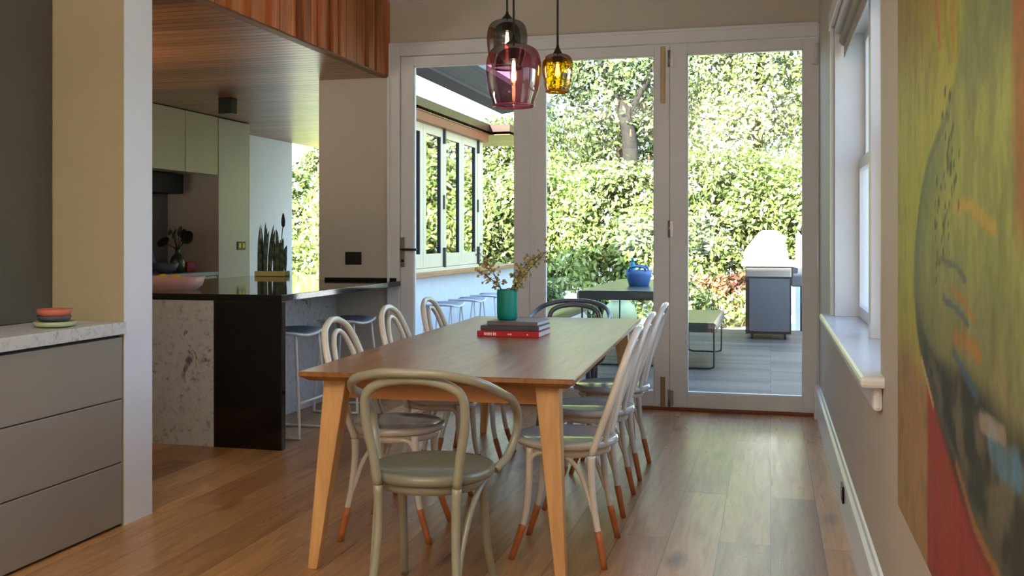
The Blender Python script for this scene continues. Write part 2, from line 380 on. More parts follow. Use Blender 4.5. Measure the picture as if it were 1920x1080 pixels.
m = MB(); m.box(-.018, 0, WY1 - 4.45, WY1 + .08 - 4.45, WZ0, WZ1 + .09); m.box(-.024, 0, WY0 - .05 - 4.45, WY1 + .1 - 4.45, WZ1 + .01, WZ1 + .1)
m.build('architrave', M['trim'], w, .004)
m = MB(); m.tube([(.05, WY0 + .05 - 4.45, 2.29), (.05, WY1 - .05 - 4.45, 2.29)], .028, 14); m.box(.045, .048, WY0 + .05 - 4.45, WY1 - .05 - 4.45, 2.2, 2.29)
m.build('roller_blind', M['blind'], w)
m = MB(); m.box(-.07, .17, WY0 - .1 - 4.45, WY1 + .16 - 4.45, WZ0 - .035, WZ0); m.build('sill', M['sill'], w, .012)
m = MB(); m.box(-.03, 0, WY0 - .06 - 4.45, WY1 + .1 - 4.45, WZ0 - .11, WZ0 - .035); m.build('apron', M['trim'], w, .012)

# timber bulkhead and kitchen ceiling
m = MB(); y = 3.7; BX = -2.9
m.box(BX - .1, BX, 3.996, DY - .002, 2.5, CE - .001, (.55, .45, .4))
m.box(BX, BX + .004, 3.996, DY - .002, 2.5, CE - .001, (.5, .4, .35))
y = 3.998
while y < DY - .03:
    wd = random.choice((.035, .05, .075, .1)); dp = random.choice((.01, .024, .04)); k = random.uniform(.55, 1.15)
    y2 = min(y + wd, DY - .003); m.box(BX + .002, BX + dp, y, y2, 2.5, CE - .002, (k, k * random.uniform(.9, 1.02), k * .96)); y += wd + .009
m.box(BX - .03, BX + .034, 3.996, DY - .002, 2.488, 2.4995, (.25, .27, .27))
struct(m.build('wall_bulkhead', M['batten']), 'bulkhead clad in upright cedar battens of mixed widths', 'timber bulkhead')
m = MB()
def boards(x0, x1, y0, y1):
    y = y0
    while y < y1 - .01:
        k = random.uniform(.6, 1.15); y2 = min(y + .088, y1); m.box(x0, x1, y, y2 - .006, 2.49, 2.53, (k, k * .98, k * .95)); y = y2
    m.box(x0, x1, y0, y1, 2.5, 2.62, (.2, .18, .17))
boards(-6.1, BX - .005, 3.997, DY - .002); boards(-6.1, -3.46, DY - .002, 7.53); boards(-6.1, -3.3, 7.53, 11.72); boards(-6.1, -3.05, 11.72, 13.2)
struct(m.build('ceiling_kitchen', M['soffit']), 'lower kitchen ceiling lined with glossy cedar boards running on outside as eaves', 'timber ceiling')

# ------------------------------------------------------------------ drawer cabinet and its worktop
cab = empty('drawer_cabinet', (-2.9, 2.6, 0), label='taupe handleless drawer cabinet under the pale marble worktop', cat='cabinet')
MB().box(-.17, .16, -1.2, 1.185, 0.03, .83).build('carcass', M['toe'], cab)
MB().box(-.17, .14, -1.2, 1.185, 0.0, .03).build('plinth', M['toe'], cab)
for z0, z1 in ((.012, .274), (.2785, .5485), (.553, .818)):
    MB().box(.16, .182, -1.2, 1.183, z0, z1).build('drawer', M['drawer'], cab, .003)
tag(box('marble_worktop', M['marble'], (-3.073, -2.7, 1.4, 3.788, .832, .884), None, .003), 'pale speckled marble worktop on the drawer cabinet', 'worktop')
def dish(name, prof, mat, loc, label, group=None):
    o = MB().lathe(prof, 0, 0, 36, capt=False).build(name, M[mat], None, 0, loc); return tag(o, label, 'bowl', group)
PX, PYY = -2.83, 3.5
dish('serving_plate', [(.05, 0), (.078, .006), (.082, .022), (.076, .024), (.06, .012), (0.001, .010)], 'mint', (PX, PYY, .8845), 'pale green plate under two small bowls on the marble worktop')
dish('small_bowl', [(.03, 0), (.058, .012), (.066, .034), (.061, .034), (.05, .014), (.001, .01)], 'slatec', (PX - .004, PYY, .8975), 'dark slate bowl between the green plate and the coral bowl')
dish('small_bowl', [(.03, 0), (.058, .014), (.07, .04), (.064, .041), (.05, .018), (.001, .012)], 'coral', (PX - .002, PYY, .917), 'coral bowl on top of the slate bowl on the marble worktop')

# ------------------------------------------------------------------ kitchen island
isl = empty('kitchen_island', (-3.3, 6.3, 0), label='kitchen island with speckled marble end and side panels under the black worktop', cat='kitchen island')
MB().box(-1.1, -.02, -.92, .99, 0, .86).box(-1.1, -.24, .99, 2.0, 0, .86).build('carcass', M['kcab'], isl)
MB().box(-1.1, .082, -.955, -.92, 0, .872).build('end_panel', M['marble'], isl, .002)
MB().box(-.02, .0, -.92, .985, 0, .872).build('side_panel', M['marble'], isl, .002)
wt = empty('black_worktop', (-3.3, 6.3, 0), label='glossy black island worktop with a waterfall end beside the stools', cat='worktop')
m = MB(); m.prism([(-1.15, -.955), (.53, -.955), (.53, .998), (-.21, .998), (-.21, 2.05), (-1.15, 2.05)], .873, .912, 'Z'); m.build('top_slab', M['black'], wt, .003)
m = MB(); m.box(.085, .53, -.955, -.905, 0, .873); m.build('waterfall_panel', M['black'], wt, .003)
MB().box(-.1, .5, .975, .998, .9125, .935).build('upstand', M['black'], wt, .002)
# stools
def stool(name, loc, rz, label, group):
    r = empty(name, loc, rz, label=label, cat='stool', group=group)
    m = MB(); nx, ny = 9, 5; v = []; fs = []
    for i in range(nx):
        for j in range(ny):
            u = -1 + 2 * i / (nx - 1); w = -1 + 2 * j / (ny - 1)
            x = u * .21 * (1 - .06 * w * w); yy = w * .15 * (1 - .08 * u * u); z = .645 + .022 * u * u - .006 * w * w
            v += [(x, yy, z)]
    for i in range(nx - 1):
        for j in range(ny - 1): a = i * ny + j; fs.append((a, a + ny, a + ny + 1, a + 1))
    m.add(v, fs, smooth=True); s_ = m.build('seat', M['greyseat'], r)
    so = s_.modifiers.new('t', 'SOLIDIFY'); so.thickness = .014; so.offset = -1
    rim = [v[i * ny] for i in range(nx)] + [v[(nx - 1) * ny + j] for j in range(1, ny)] + [v[i * ny + ny - 1] for i in range(nx - 2, -1, -1)] + [v[j] for j in range(ny - 2, 0, -1)]
    MB().tube([(p[0], p[1], p[2] - .008) for p in rim], .009, 8, closed=True).build('seat_rim', M['white_m'], r)
    for sx in (-1, 1):
        p = smooth_path([(sx * .16, -.12, .635), (sx * .185, -.15, .3), (sx * .2, -.165, .04), (sx * .2, -.15, .01), (sx * .2, 0, .01), (sx * .2, .15, .01), (sx * .2, .165, .04), (sx * .185, .15, .3), (sx * .16, .12, .635)], 4)
        MB().tube(p, .0095, 8).build('leg_frame', M['white_m'], r)
    MB().tube([(-.192, -.157, .22), (.192, -.157, .22)], .008, 8).build('footrest', M['white_m'], r)
    return r
s1 = stool('bar_stool', (-2.98, 5.86, 0), PI / 2, 'white wire bar stool with grey seat nearest the black waterfall panel', 'stools at the island')
def stool_copy(loc, rz, label, group):
    c = copy_tree(s1); c.location = loc; c.rotation_euler = (0, 0, rz); return tag(c, label, 'stool', group)
stool_copy((-2.99, 6.78, 0), PI / 2, 'white wire bar stool with grey seat next to the grey end wall', 'stools at the island')
# bowl with lemons
m = MB(); NB = 40; v = []; prof = [(.8, 0), (.93, .03), (1, .085), (.965, .086), (.88, .03), (.001, .018)]
for r, z in prof:
    for k in range(NB):
        a = 2 * PI * k / NB; c, s_ = math.cos(a), math.sin(a); e = .5
        v.append((r * .24 * math.copysign(abs(c) ** e, c), r * .11 * math.copysign(abs(s_) ** e, s_), z))
fs = [(i * NB + k, i * NB + (k + 1) % NB, (i + 1) * NB + (k + 1) % NB, (i + 1) * NB + k) for i in range(len(prof) - 1) for k in range(NB)]
m.add(v, fs, smooth=True); m.add(v[:NB], [tuple(range(NB))[::-1]])
o = m.build('fruit_bowl', M['pink'], None, 0, (-3.78, 5.72, .9125)); o.rotation_euler.z = .12; tag(o, 'long pink ceramic bowl with fruit on the island worktop', 'bowl')
for i, (x, yv, lab) in enumerate(((-3.72, 5.73, 'lemon at the middle of the pink bowl'), (-3.81, 5.72, 'lemon at the left of the pink bowl'))):
    o = MB().lathe([(.004, -.045), (.018, -.036), (.032, -.012), (.033, .01), (.02, .034), (.005, .045)], 0, 0, 16).build('lemon', M['lemon'], None, 0, (x, yv, .9125 + .068))
    o.rotation_euler = (PI / 2, .3, .7 + i); tag(o, lab, 'lemon', 'lemons in the pink bowl')
# snake plant in trough
sp = empty('potted_snake_plant', (-4.2, 7.93, .9125), .1, label='snake plant with tall striped leaves in a pale yellow trough on the island worktop', cat='plant')
MB().box(-.14, .14, -.06, .06, 0, .045).build('trough', M['troughm'], sp, .006)
MB().box(-.1, .1, -.048, .048, .04, .044).build('soil', M['soil'], sp)
for i in range(30):
    x = random.uniform(-.125, .11); yy = random.uniform(-.04, .04); H = random.uniform(.26, .48); 
    if x > .07: H *= .6
    lx = random.uniform(-.03, .04); wv = random.uniform(.013, .023); m = MB(); a = random.uniform(0, PI)
    pts = []; K = 7
    for k in range(K + 1):
        t = k / K; ww = wv * (1 - t ** 6) * (.7 + .6 * min(t * 2, 1) * .5) + .001; bx = x + lx * t * t; by = yy + .02 * t
        pts += [(bx - ww * math.cos(a), by - ww * math.sin(a) * .6, .04 + H * t), (bx + ww * math.cos(a), by + ww * math.sin(a) * .6, .04 + H * t)]
    for k in range(K):
        g = .12 + .1 * (k % 2); m.add(pts[2 * k:2 * k + 4], [(0, 1, 3, 2)], (g * .75, g * 1.15, g * .9))
    m.build('leaf', M['snake'], sp)
m = MB(); p = smooth_path([(.08, 0, .04), (.088, 0, .34), (.1, 0, .45)], 4); m.tube(p, .004, 6, (.05, .06, .05)); m.lathe([(.002, .42), (.016, .44), (.018, .48), (.01, .53), (.002, .55)], .1, 0, 10, (.03, .035, .04)); m.build('flower_stalk', M['snake'], sp)

# ------------------------------------------------------------------ kitchen wall run
KX = -6.098
def wall_cab(y0, y1, label):
    r = empty('wall_cabinet', (KX, (y0 + y1) / 2, 1.9), label=label, cat='cabinet', group='wall cabinets over the kitchen bench'); a = (y1 - y0) / 2
    MB().box(0, .58, -a, a, 0, .585).build('carcass', M['kcab'], r)
    MB().box(.58, .602, -a + .003, a - .003, -.01, .583).build('door', M['kcab'], r, .002)
wall_cab(8.03, 8.625, 'pale sage wall cabinet on the left, above the dark range hood')
wall_cab(8.629, 9.22, 'pale sage wall cabinet on the right, next to the tall pantry')
r = empty('pantry_cabinet', (KX, 9.55, 0), label='tall pale grey pantry cabinet at the end of the kitchen bench', cat='cabinet')
MB().box(.0, .58, -.32, .32, 0, 2.484).build('carcass', M['pantry'], r); MB().box(.58, .602, -.318, .318, .05, 2.48).build('door', M['pantry'], r, .002)
struct(box('wall_splashback', M['splash'], (KX, KX + .012, 7.2, 9.228, .93, 1.899)), 'mauve grey splashback behind the kitchen bench', 'wall panel')
tag(box('range_hood', M['hood'], (KX + .013, KX + .33, 8.1, 9.02, 1.69, 1.885), None, .004), 'dark range hood below the left wall cabinet', 'range hood')
r = empty('base_cabinet', (KX, 8.2, 0), label='pale base cabinet run under the blue grey kitchen bench', cat='cabinet')
MB().box(0, .57, -1.0, 1.025, 0, .86).build('carcass', M['kcab'], r)
for k in range(4): MB().box(.57, .59, -1.0 + k * .506, -1.0 + k * .506 + .5, .06, .855).build('door', M['bench'], r, .002)
tag(box('bench_worktop', M['bench'], (KX, KX + .6, 7.2, 9.226, .862, .9), None, .003), 'blue grey stone bench below the splashback', 'worktop')
KZ = .9005
o = MB().box(-.045, .045, -.05, .05, 0, .1).build('tea_tin', M['tin'], None, .006, (-5.75, 9.1, KZ)); o.rotation_euler.z = -.5; tag(o, 'small red tin with a round emblem on the far bench', 'tin')
MB().lathe([(.026, 0), (.026, .002)], 0, 0, 20).build('emblem', M['tinlogo'], o).matrix_local = Matrix.Translation((0.046, 0, .055)) @ Matrix.Rotation(PI / 2, 4, 'Y')
o = MB().lathe([(.055, 0), (.07, .01), (.075, .1), (.06, .15), (.025, .19), (.024, .24), (.03, .25)], 0, 0, 24, capt=False).build('glass_flask', M['flask'], None, 0, (-5.72, 8.84, KZ)); tag(o, 'green glass flask holding dark leaves on the far bench', 'vase')
r = empty('leafy_cutting', (-5.72, 8.84, KZ + .02), label='dark leafy cutting standing in the green glass flask', cat='plant')
for i in range(7):
    a = i * 2.4; rr = random.uniform(.06, .15); hh = random.uniform(.26, .42)
    p = smooth_path([(0, 0, .05), (.01 * math.cos(a), .01 * math.sin(a), .2), (rr * math.cos(a), rr * math.sin(a), hh)], 4)
    st = MB().tube(p, .004, 6).build('stem', M['darkleaf'], r)
    c = Vector(p[-1]); m = MB(); v = [c]; n = 14
    for k in range(n):
        t = 2 * PI * k / n; v.append(c + Vector((.06 * math.cos(t) * math.cos(a), .06 * math.cos(t) * math.sin(a) + .03 * math.sin(t), .05 * math.sin(t) - .01 * math.cos(t))))
    m.add(v, [(0, 1 + k, 1 + (k + 1) % n) for k in range(n)], smooth=True); m.build('leaf', M['darkleaf'], r)
o = MB().lathe([(.05, 0), (.1, .03), (.13, .1), (.122, .1), (.09, .035), (.001, .015)], 0, 0, 28, capt=False).build('mixing_bowl', M['bluebowl'], None, 0, (-5.7, 8.6, KZ)); tag(o, 'blue grey bowl on the far bench beside the green flask', 'bowl')
o = MB().lathe([(.045, 0), (.07, .04), (.075, .12), (.05, .2), (.03, .24), (.034, .26)], 0, 0, 24).build('stoneware_jug', M['bluebowl'], None, 0, (-5.9, 8.62, KZ)); tag(o, 'blue grey jug behind the bowl on the far bench', 'jug')
# spotlight
r = empty('ceiling_spotlight', (-4.69, 8.03, 2.489), label='black box spotlight under the kitchen ceiling', cat='light')
MB().box(-.06, .06, -.06, .06, -.14, 0).build('housing', M['blackm'], r, .004); MB().lathe([(.035, -.1405), (.035, -.142)], 0, 0, 20).build('lens', M['gold'], r)
# outlets
def outlet(name, loc, rot, w_, h_, mat, kmat, label):
    r = empty(name, loc, label=label, cat='power outlet'); r.rotation_euler = rot
    pl = MB().box(-w_ / 2, w_ / 2, -.009, 0, -h_ / 2, h_ / 2).build('cover_plate', M[mat], r, .003)
    for sx in (-1, 1):
        MB().box(sx * w_ * .24 - w_ * .14, sx * w_ * .24 + w_ * .14, -.012, -.009, -h_ * .25, h_ * .3).build('socket', M[kmat], r, .001)
outlet('power_outlet', (-3.165, DY, 1.086), (0, 0, 0), .135, .1, 'blackm', 'toe', 'black double power outlet on the wall above the island worktop')
outlet('power_outlet', (RW - .02, 4.62, .13), (0, 0, -PI / 2), .1, .075, 'blackm', 'steelstrip', 'small dark power outlet on the right skirting board')
outlet('power_outlet', (KX + .602, 9.68, 1.16), (0, 0, PI / 2), .17, .09, 'blackm', 'gold', 'gold and black power outlet on the pantry cabinet')

# ------------------------------------------------------------------ dining table
tb = empty('dining_table', (-1.25, 4.84, 0), math.radians(2.2), label='long dining table with dark stained top and splayed pale oak legs', cat='table')
TL, TW = 1.365, .525
m = MB(); rz = lambda a, b, z: [(-a, -b, z), (a, -b, z), (a, b, z), (-a, b, z)]
v = rz(TW - .03, TL - .03, .708) + rz(TW, TL, .728) + rz(TW, TL, .742) + rz(TW - .004, TL - .004, .745)
fs = [(3, 2, 1, 0), (12, 13, 14, 15)]
for i in range(3):
    for k in range(4): fs.append((i * 4 + k, i * 4 + (k + 1) % 4, i * 4 + 4 + (k + 1) % 4, i * 4 + 4 + k))
m.add(v, fs); m.build('tabletop', M['table_top'], tb)
for sy in (-1, 1): MB().box(-.4, .4, sy * 1.22 - .012, sy * 1.22 + .012, .63, .709).build('apron', M['table_apron'], tb)
for sx in (-1, 1): MB().box(sx * .4 - .012, sx * .4 + .012, -1.22, 1.22, .63, .709).build('apron', M['table_apron'], tb)
for sx in (-1, 1):
    for sy in (-1, 1):
        def sq(cx, cy, h_, z): return [(cx - h_, cy - h_, z), (cx + h_, cy - h_, z), (cx + h_, cy + h_, z), (cx - h_, cy + h_, z)]
        MB().hexa(sq(sx * .475, sy * 1.335, .019, 0), sq(sx * .41, sy * 1.245, .044, .709)).build('leg', M['table_leg'], tb, .004)

# ------------------------------------------------------------------ chairs
def side_chair(name):
    r = empty(name)
    MB().lathe([(.001, .434), (.19, .434), (.204, .44), (.207, .452), (.203, .464), (.19, .468), (.178, .4635), (.001, .4615)], 0, 0, 40, capb=False, capt=False).build('seat', M['seatw'], r)
    sr = MB().lathe([(.15, .405), (.175, .405), (.178, .434), (.15, .434), (.15, .405)], 0, 0, 36, capb=False, capt=False).build('seat_ring', M['chair'], r)
    outer = [(-.178, -.125, .42), (-.186, -.16, .52), (-.196, -.205, .64), (-.185, -.245, .76), (-.135, -.275, .85), (-.06, -.288, .886), (0, -.29, .893)]
    outer = outer + [(-x, y_, z) for x, y_, z in outer[-2::-1]]
    bk = MB().tube(smooth_path(outer, 5), .0145, 10).build('backrest', M['chair'], r)
    inner = [(-.105, -.165, .445), (-.112, -.185, .54), (-.115, -.215, .66), (-.098, -.245, .76), (-.055, -.265, .825), (0, -.272, .845)]
    inner = inner + [(-x, y_, z) for x, y_, z in inner[-2::-1]]
    MB().tube(smooth_path(inner, 5), .0115, 10).build('inner_hoop', M['chair'], bk)
    for sx in (-1, 1):
        for pts in ([(sx * .178, -.125, .42), (sx * .178, -.125, .34), (sx * .186, -.14, .2), (sx * .205, -.18, 0)], [(sx * .14, .12, .434), (sx * .142, .125, .3), (sx * .147, .14, .16), (sx * .165, .19, 0)]):
            p = smooth_path(pts, 6); n = len(p)
            lg = MB().tube(p, [.0165 - .005 * i / (n - 1) for i in range(n)], 10).build('leg', M['chair'], r)
            tp = [q for q in p if q.z < .15]; tp = [tp[0] + (tp[0] - tp[1]) * .0] + tp
            MB().tube(tp[1:], [.0152 - .003 * i / (len(tp) - 2) for i in range(len(tp) - 1)], 10).build('dipped_tip', M['tip'], lg)
        br = smooth_path([(sx * .143, .125, .36), (sx * .15, .1, .408), (sx * .158, .04, .418), (sx * .164, -.03, .405), (sx * .172, -.085, .34), (sx * .183, -.125, .23), (sx * .19, -.15, .16)], 5)
        MB().tube(br, .0095, 8).build('brace', M['chair'], r)
    return r
def arm_chair(name, mat, smat):
    r = empty(name)
    MB().lathe([(.001, .43), (.2, .43), (.214, .436), (.217, .45), (.213, .464), (.2, .468), (.188, .4635), (.001, .461)], 0, 0, 44, capb=False, capt=False).build('seat', M[smat], r)
    MB().lathe([(.16, .4), (.185, .4), (.188, .43), (.16, .43), (.16, .4)], 0, 0, 36, capb=False, capt=False).build('seat_ring', M[mat], r)
    inner = [(-.135, -.185, .43), (-.15, -.195, .54), (-.168, -.21, .64), (-.165, -.222, .73), (-.12, -.232, .77), (-.05, -.238, .786), (0, -.24, .789)]
    inner = inner + [(-x, y_, z) for x, y_, z in inner[-2::-1]]
    bk = MB().tube(smooth_path(inner, 5), .016, 12).build('inner_hoop', M[mat], r)
    outer = [(-.208, .06, .44), (-.24, .11, .475), (-.265, .15, .55), (-.272, .14, .62), (-.272, .05, .685), (-.262, -.08, .728), (-.215, -.195, .778), (-.11, -.255, .81), (0, -.265, .814)]
    outer = outer + [(-x, y_, z) for x, y_, z in outer[-2::-1]]
    MB().tube(smooth_path(outer, 6), .0155, 12).build('arm_hoop', M[mat], r)
    for sx in (-1, 1):
        for pts in ([(sx * .135, -.185, .43), (sx * .132, -.187, .3), (sx * .14, -.21, .15), (sx * .16, -.25, 0)], [(sx * .15, .13, .43), (sx * .152, .14, .28), (sx * .157, .165, .14), (sx * .17, .215, 0)]):
            p = smooth_path(pts, 6); n = len(p)
            MB().tube(p, [.0165 - .003 * i / (n - 1) for i in range(n)], 12).build('leg', M[mat], r)
        br = smooth_path([(sx * .19, .04, .42), (sx * .178, -.04, .4), (sx * .163, -.12, .33), (sx * .15, -.18, .22), (sx * .146, -.205, .15)], 5)
        MB().tube(br, .011, 8).build('brace', M[mat], r)
    return r
G = 'cream bentwood side chairs along the table'
spots = [(-.79, 3.94, PI / 2 + .03, 'cream bentwood chair with tan tipped legs on the right of the table, nearest the camera'),
         (-.82, 4.66, PI / 2 + .02, 'cream bentwood chair with tan tipped legs, middle of the right row'),
         (-.83, 5.36, PI / 2, 'cream bentwood chair with tan tipped legs on the right of the table, nearest the doors'),
         (-1.545, 4.03, -PI / 2 + .05, 'cream bentwood chair on the left of the table, nearest the camera'),
         (-1.60, 4.80, -PI / 2 + .05, 'cream bentwood chair, middle of the three on the left of the table'),
         (-1.63, 5.50, -PI / 2 + .05, 'cream bentwood chair on the left of the table, nearest the doors')]
proto = None
for x, yy, rz_, lab in spots:
    c = side_chair('bentwood_chair') if proto is None else copy_tree(proto)
    proto = proto or c
    c.location = (x, yy, 0); c.rotation_euler = (0, 0, rz_); tag(c, lab, 'chair', G)
c = arm_chair('bentwood_armchair', 'sage', 'sageseat'); c.location = (-1.135, 3.3, 0); c.rotation_euler = (0, 0, .05)
tag(c, 'sage grey bentwood armchair at the near end of the table', 'armchair')
c = arm_chair('bentwood_armchair', 'slate', 'slate'); c.location = (-1.29, 6.5, 0); c.rotation_euler = (0, 0, PI + .02)
tag(c, 'slate blue bentwood armchair at the far end of the table by the doors', 'armchair')

# ------------------------------------------------------------------ books, vase, branches
TZ = .7455
def book(x, y, z, w_, d, h_, rz_, mat, label, lettering=False):
    r = empty('book', (x, y, z), rz_, label=label, cat='book', group='books stacked under the teal vase')
    m = MB(); m.box(-w_ / 2, w_ / 2, -d / 2, d / 2, 0, .003); m.box(-w_ / 2, w_ / 2, -d / 2, d / 2, h_ - .003, h_); m.box(-w_ / 2, w_ / 2, -d / 2, -d / 2 + .004, .003, h_ - .003)
    m.build('cover', M[mat], r, .001)
    MB().box(-w_ / 2 + .004, w_ / 2 - .004, -d / 2 + .004, d / 2 - .004, .003, h_ - .003).build('pages', M['paper'], r)
    if lettering:
        m = MB()
        for i, (x0, wd) in enumerate(((-.125, .009), (-.113, .007), (-.103, .010), (-.090, .006), (-.078, .009), (-.067, .006), (0.0, .006), (.008, .005), (.015, .006), (.1, .005))):
            hh = .007 if i < 6 else .004
            m.box(x0, x0 + wd, -d / 2 - .0008, -d / 2, h_ / 2 - hh, h_ / 2 + hh)
        m.build('spine_lettering', M['print_'], r)
    return r
bz = TZ
book(-1.285, 5.03, bz, .325, .25, .028, -.02, 'red', 'red book at the bottom of the stack under the teal vase', True)
book(-1.285, 5.06, bz + .0285, .31, .235, .024, -.03, 'bookg', 'charcoal book in the middle of the stack under the teal vase')
book(-1.275, 5.08, bz + .053, .27, .225, .02, -.05, 'bookb', 'mauve grey book on top of the stack, under the teal vase')
VZ = bz + .0735
o = MB().lathe([(.045, 0), (.052, .008), (.055, .03), (.055, .155), (.0535, .158), (.051, .155), (.05, .02), (.001, .012)], 0, 0, 40, capt=False).build('ceramic_vase', M['teal'], None, 0, (-1.335, 5.08, VZ))
tag(o, 'teal cylindrical vase standing on the stacked books', 'vase')
def twig(tipx, tipy, tipz, seed, label):
    rs = random.Random(seed); r = empty('blossom_branch', (-1.335, 5.08, VZ + .02), label=label, cat='branch', group='blossom branches in the teal vase')
    bx = .03 * (1 if tipx > 0 else -1)
    p = smooth_path([(-bx * .8, 0, 0), (bx, 0, .13), (tipx * .55, tipy * .5, .13 + (tipz - .13) * .55), (tipx, tipy, tipz)], 6)
    MB().tube(p, [.0035 - .002 * i / (len(p) - 1) for i in range(len(p))], 6).build('stem', M['branch'], r)
    m = MB()
    for q in p[7:]:
        for k in range(3):
            c = q + Vector((rs.uniform(-.04, .04), rs.uniform(-.04, .04), rs.uniform(-.035, .04)))
            g = rs.uniform(.7, 1.1); col = (.62 * g, .52 * g, .14 * g) if rs.random() < .7 else (.66 * g, .5 * g, .26 * g)
            a = Vector((rs.uniform(-1, 1), rs.uniform(-1, 1), rs.uniform(-1, 1))).normalized(); b = a.orthogonal().normalized(); d = a.cross(b); R = rs.uniform(.009, .016)
            for w_ in (0, 1):
                e, f_ = (b, d) if w_ == 0 else (d, a)
                m.add([c - e * R, c + f_ * R * .7, c + e * R, c - f_ * R * .7], [(0, 1, 2, 3)], col)
            m.tube([q, (q + c) / 2 + Vector((0, 0, .003)), c], .001, 4, (.2, .17, .08), cap=False)
    m.build('blossoms', M['blossom'], r)
twig(-.16, 0, .34, 1, 'blossom branch leaning furthest left out of the teal vase')
twig(-.14, -.06, .24, 2, 'short low blossom branch on the left of the teal vase')
twig(.24, .02, .37, 3, 'long blossom branch reaching furthest right out of the teal vase')
twig(.11, -.04, .27, 4, 'short blossom branch on the right of the teal vase')
twig(.15, .08, .32, 6, 'blossom branch at the back right of the teal vase')

# ------------------------------------------------------------------ pendant lamps
def pendant(x, y, ztop, sc, hh, mat, label):
    r = empty('pendant_lamp', (x, y, ztop), label=label, cat='pendant lamp', group='glass pendants over the table')
    prof = [(.001, 0), (.1, -.008), (.27, -.03), (.4, -.09), (.468, -.19), (.497, -.32), (.5, -.46), (.482, -.62), (.445, -.79), (.395, -.93), (.37, -1.0)]
    W = sc; m = MB(); P = smooth_path([(a * W, 0, b * hh) for a, b in prof], 4); P = [(q.x, q.z) for q in P]
    m.lathe(P, 0, 0, 48, capb=False, capt=False); m.build('shade', M[mat], r)
    MB().tube([(  .368 * W * math.cos(2 * PI * k / 48), .368 * W * math.sin(2 * PI * k / 48), -hh) for k in range(48)], .0055, 8, closed=True).build('shade_lip', M[mat + '_rim'], r)
    MB().tube([(0, 0, .03), (0, 0, CE - ztop)], .0055, 8).build('cord', M['cord'], r)
    MB().lathe([(.005, .045), (.009, .025), (.026 * W / .2, .006), (.04 * W / .26, -.002), (.026, -.012), (.024, -hh * .24), (.02, -hh * .25)], 0, 0, 20).build('lamp_holder', M['blackm'], r)
    zb = -hh * .25; L = hh * .42; b = MB().lathe([(.011, zb), (.016, zb - L * .25), (.019, zb - L * .55), (.016, zb - L * .85), (.006, zb - L)], 0, 0, 18, capt=False).build('bulb', M['bulb'], r)
    m = MB()
    for k in range(4):
        a = k * PI / 2 + .4; m.tube([(.003 * math.cos(a), .003 * math.sin(a), zb - .004), (.009 * math.cos(a), .009 * math.sin(a), zb - L * .8)], .003, 6)
    m.build('filament', M['filament'], b)
    MB().lathe([(.06, CE - ztop - .001), (.06, CE - ztop - .02), (.02, CE - ztop - .03)], 0, 0, 24).build('ceiling_rose', M['blackm'], r)
pendant(-1.178, 4.6, 2.165, .262, .292, 'amethyst', 'large amethyst glass pendant, the frontmost of the three over the table')
pendant(-.978, 4.66, 2.122, .148, .18, 'amber', 'small amber glass pendant hanging on the right')
pendant(-1.31, 4.98, 2.37, .208, .25, 'smoke', 'smoke grey glass pendant hanging partly behind the amethyst one')

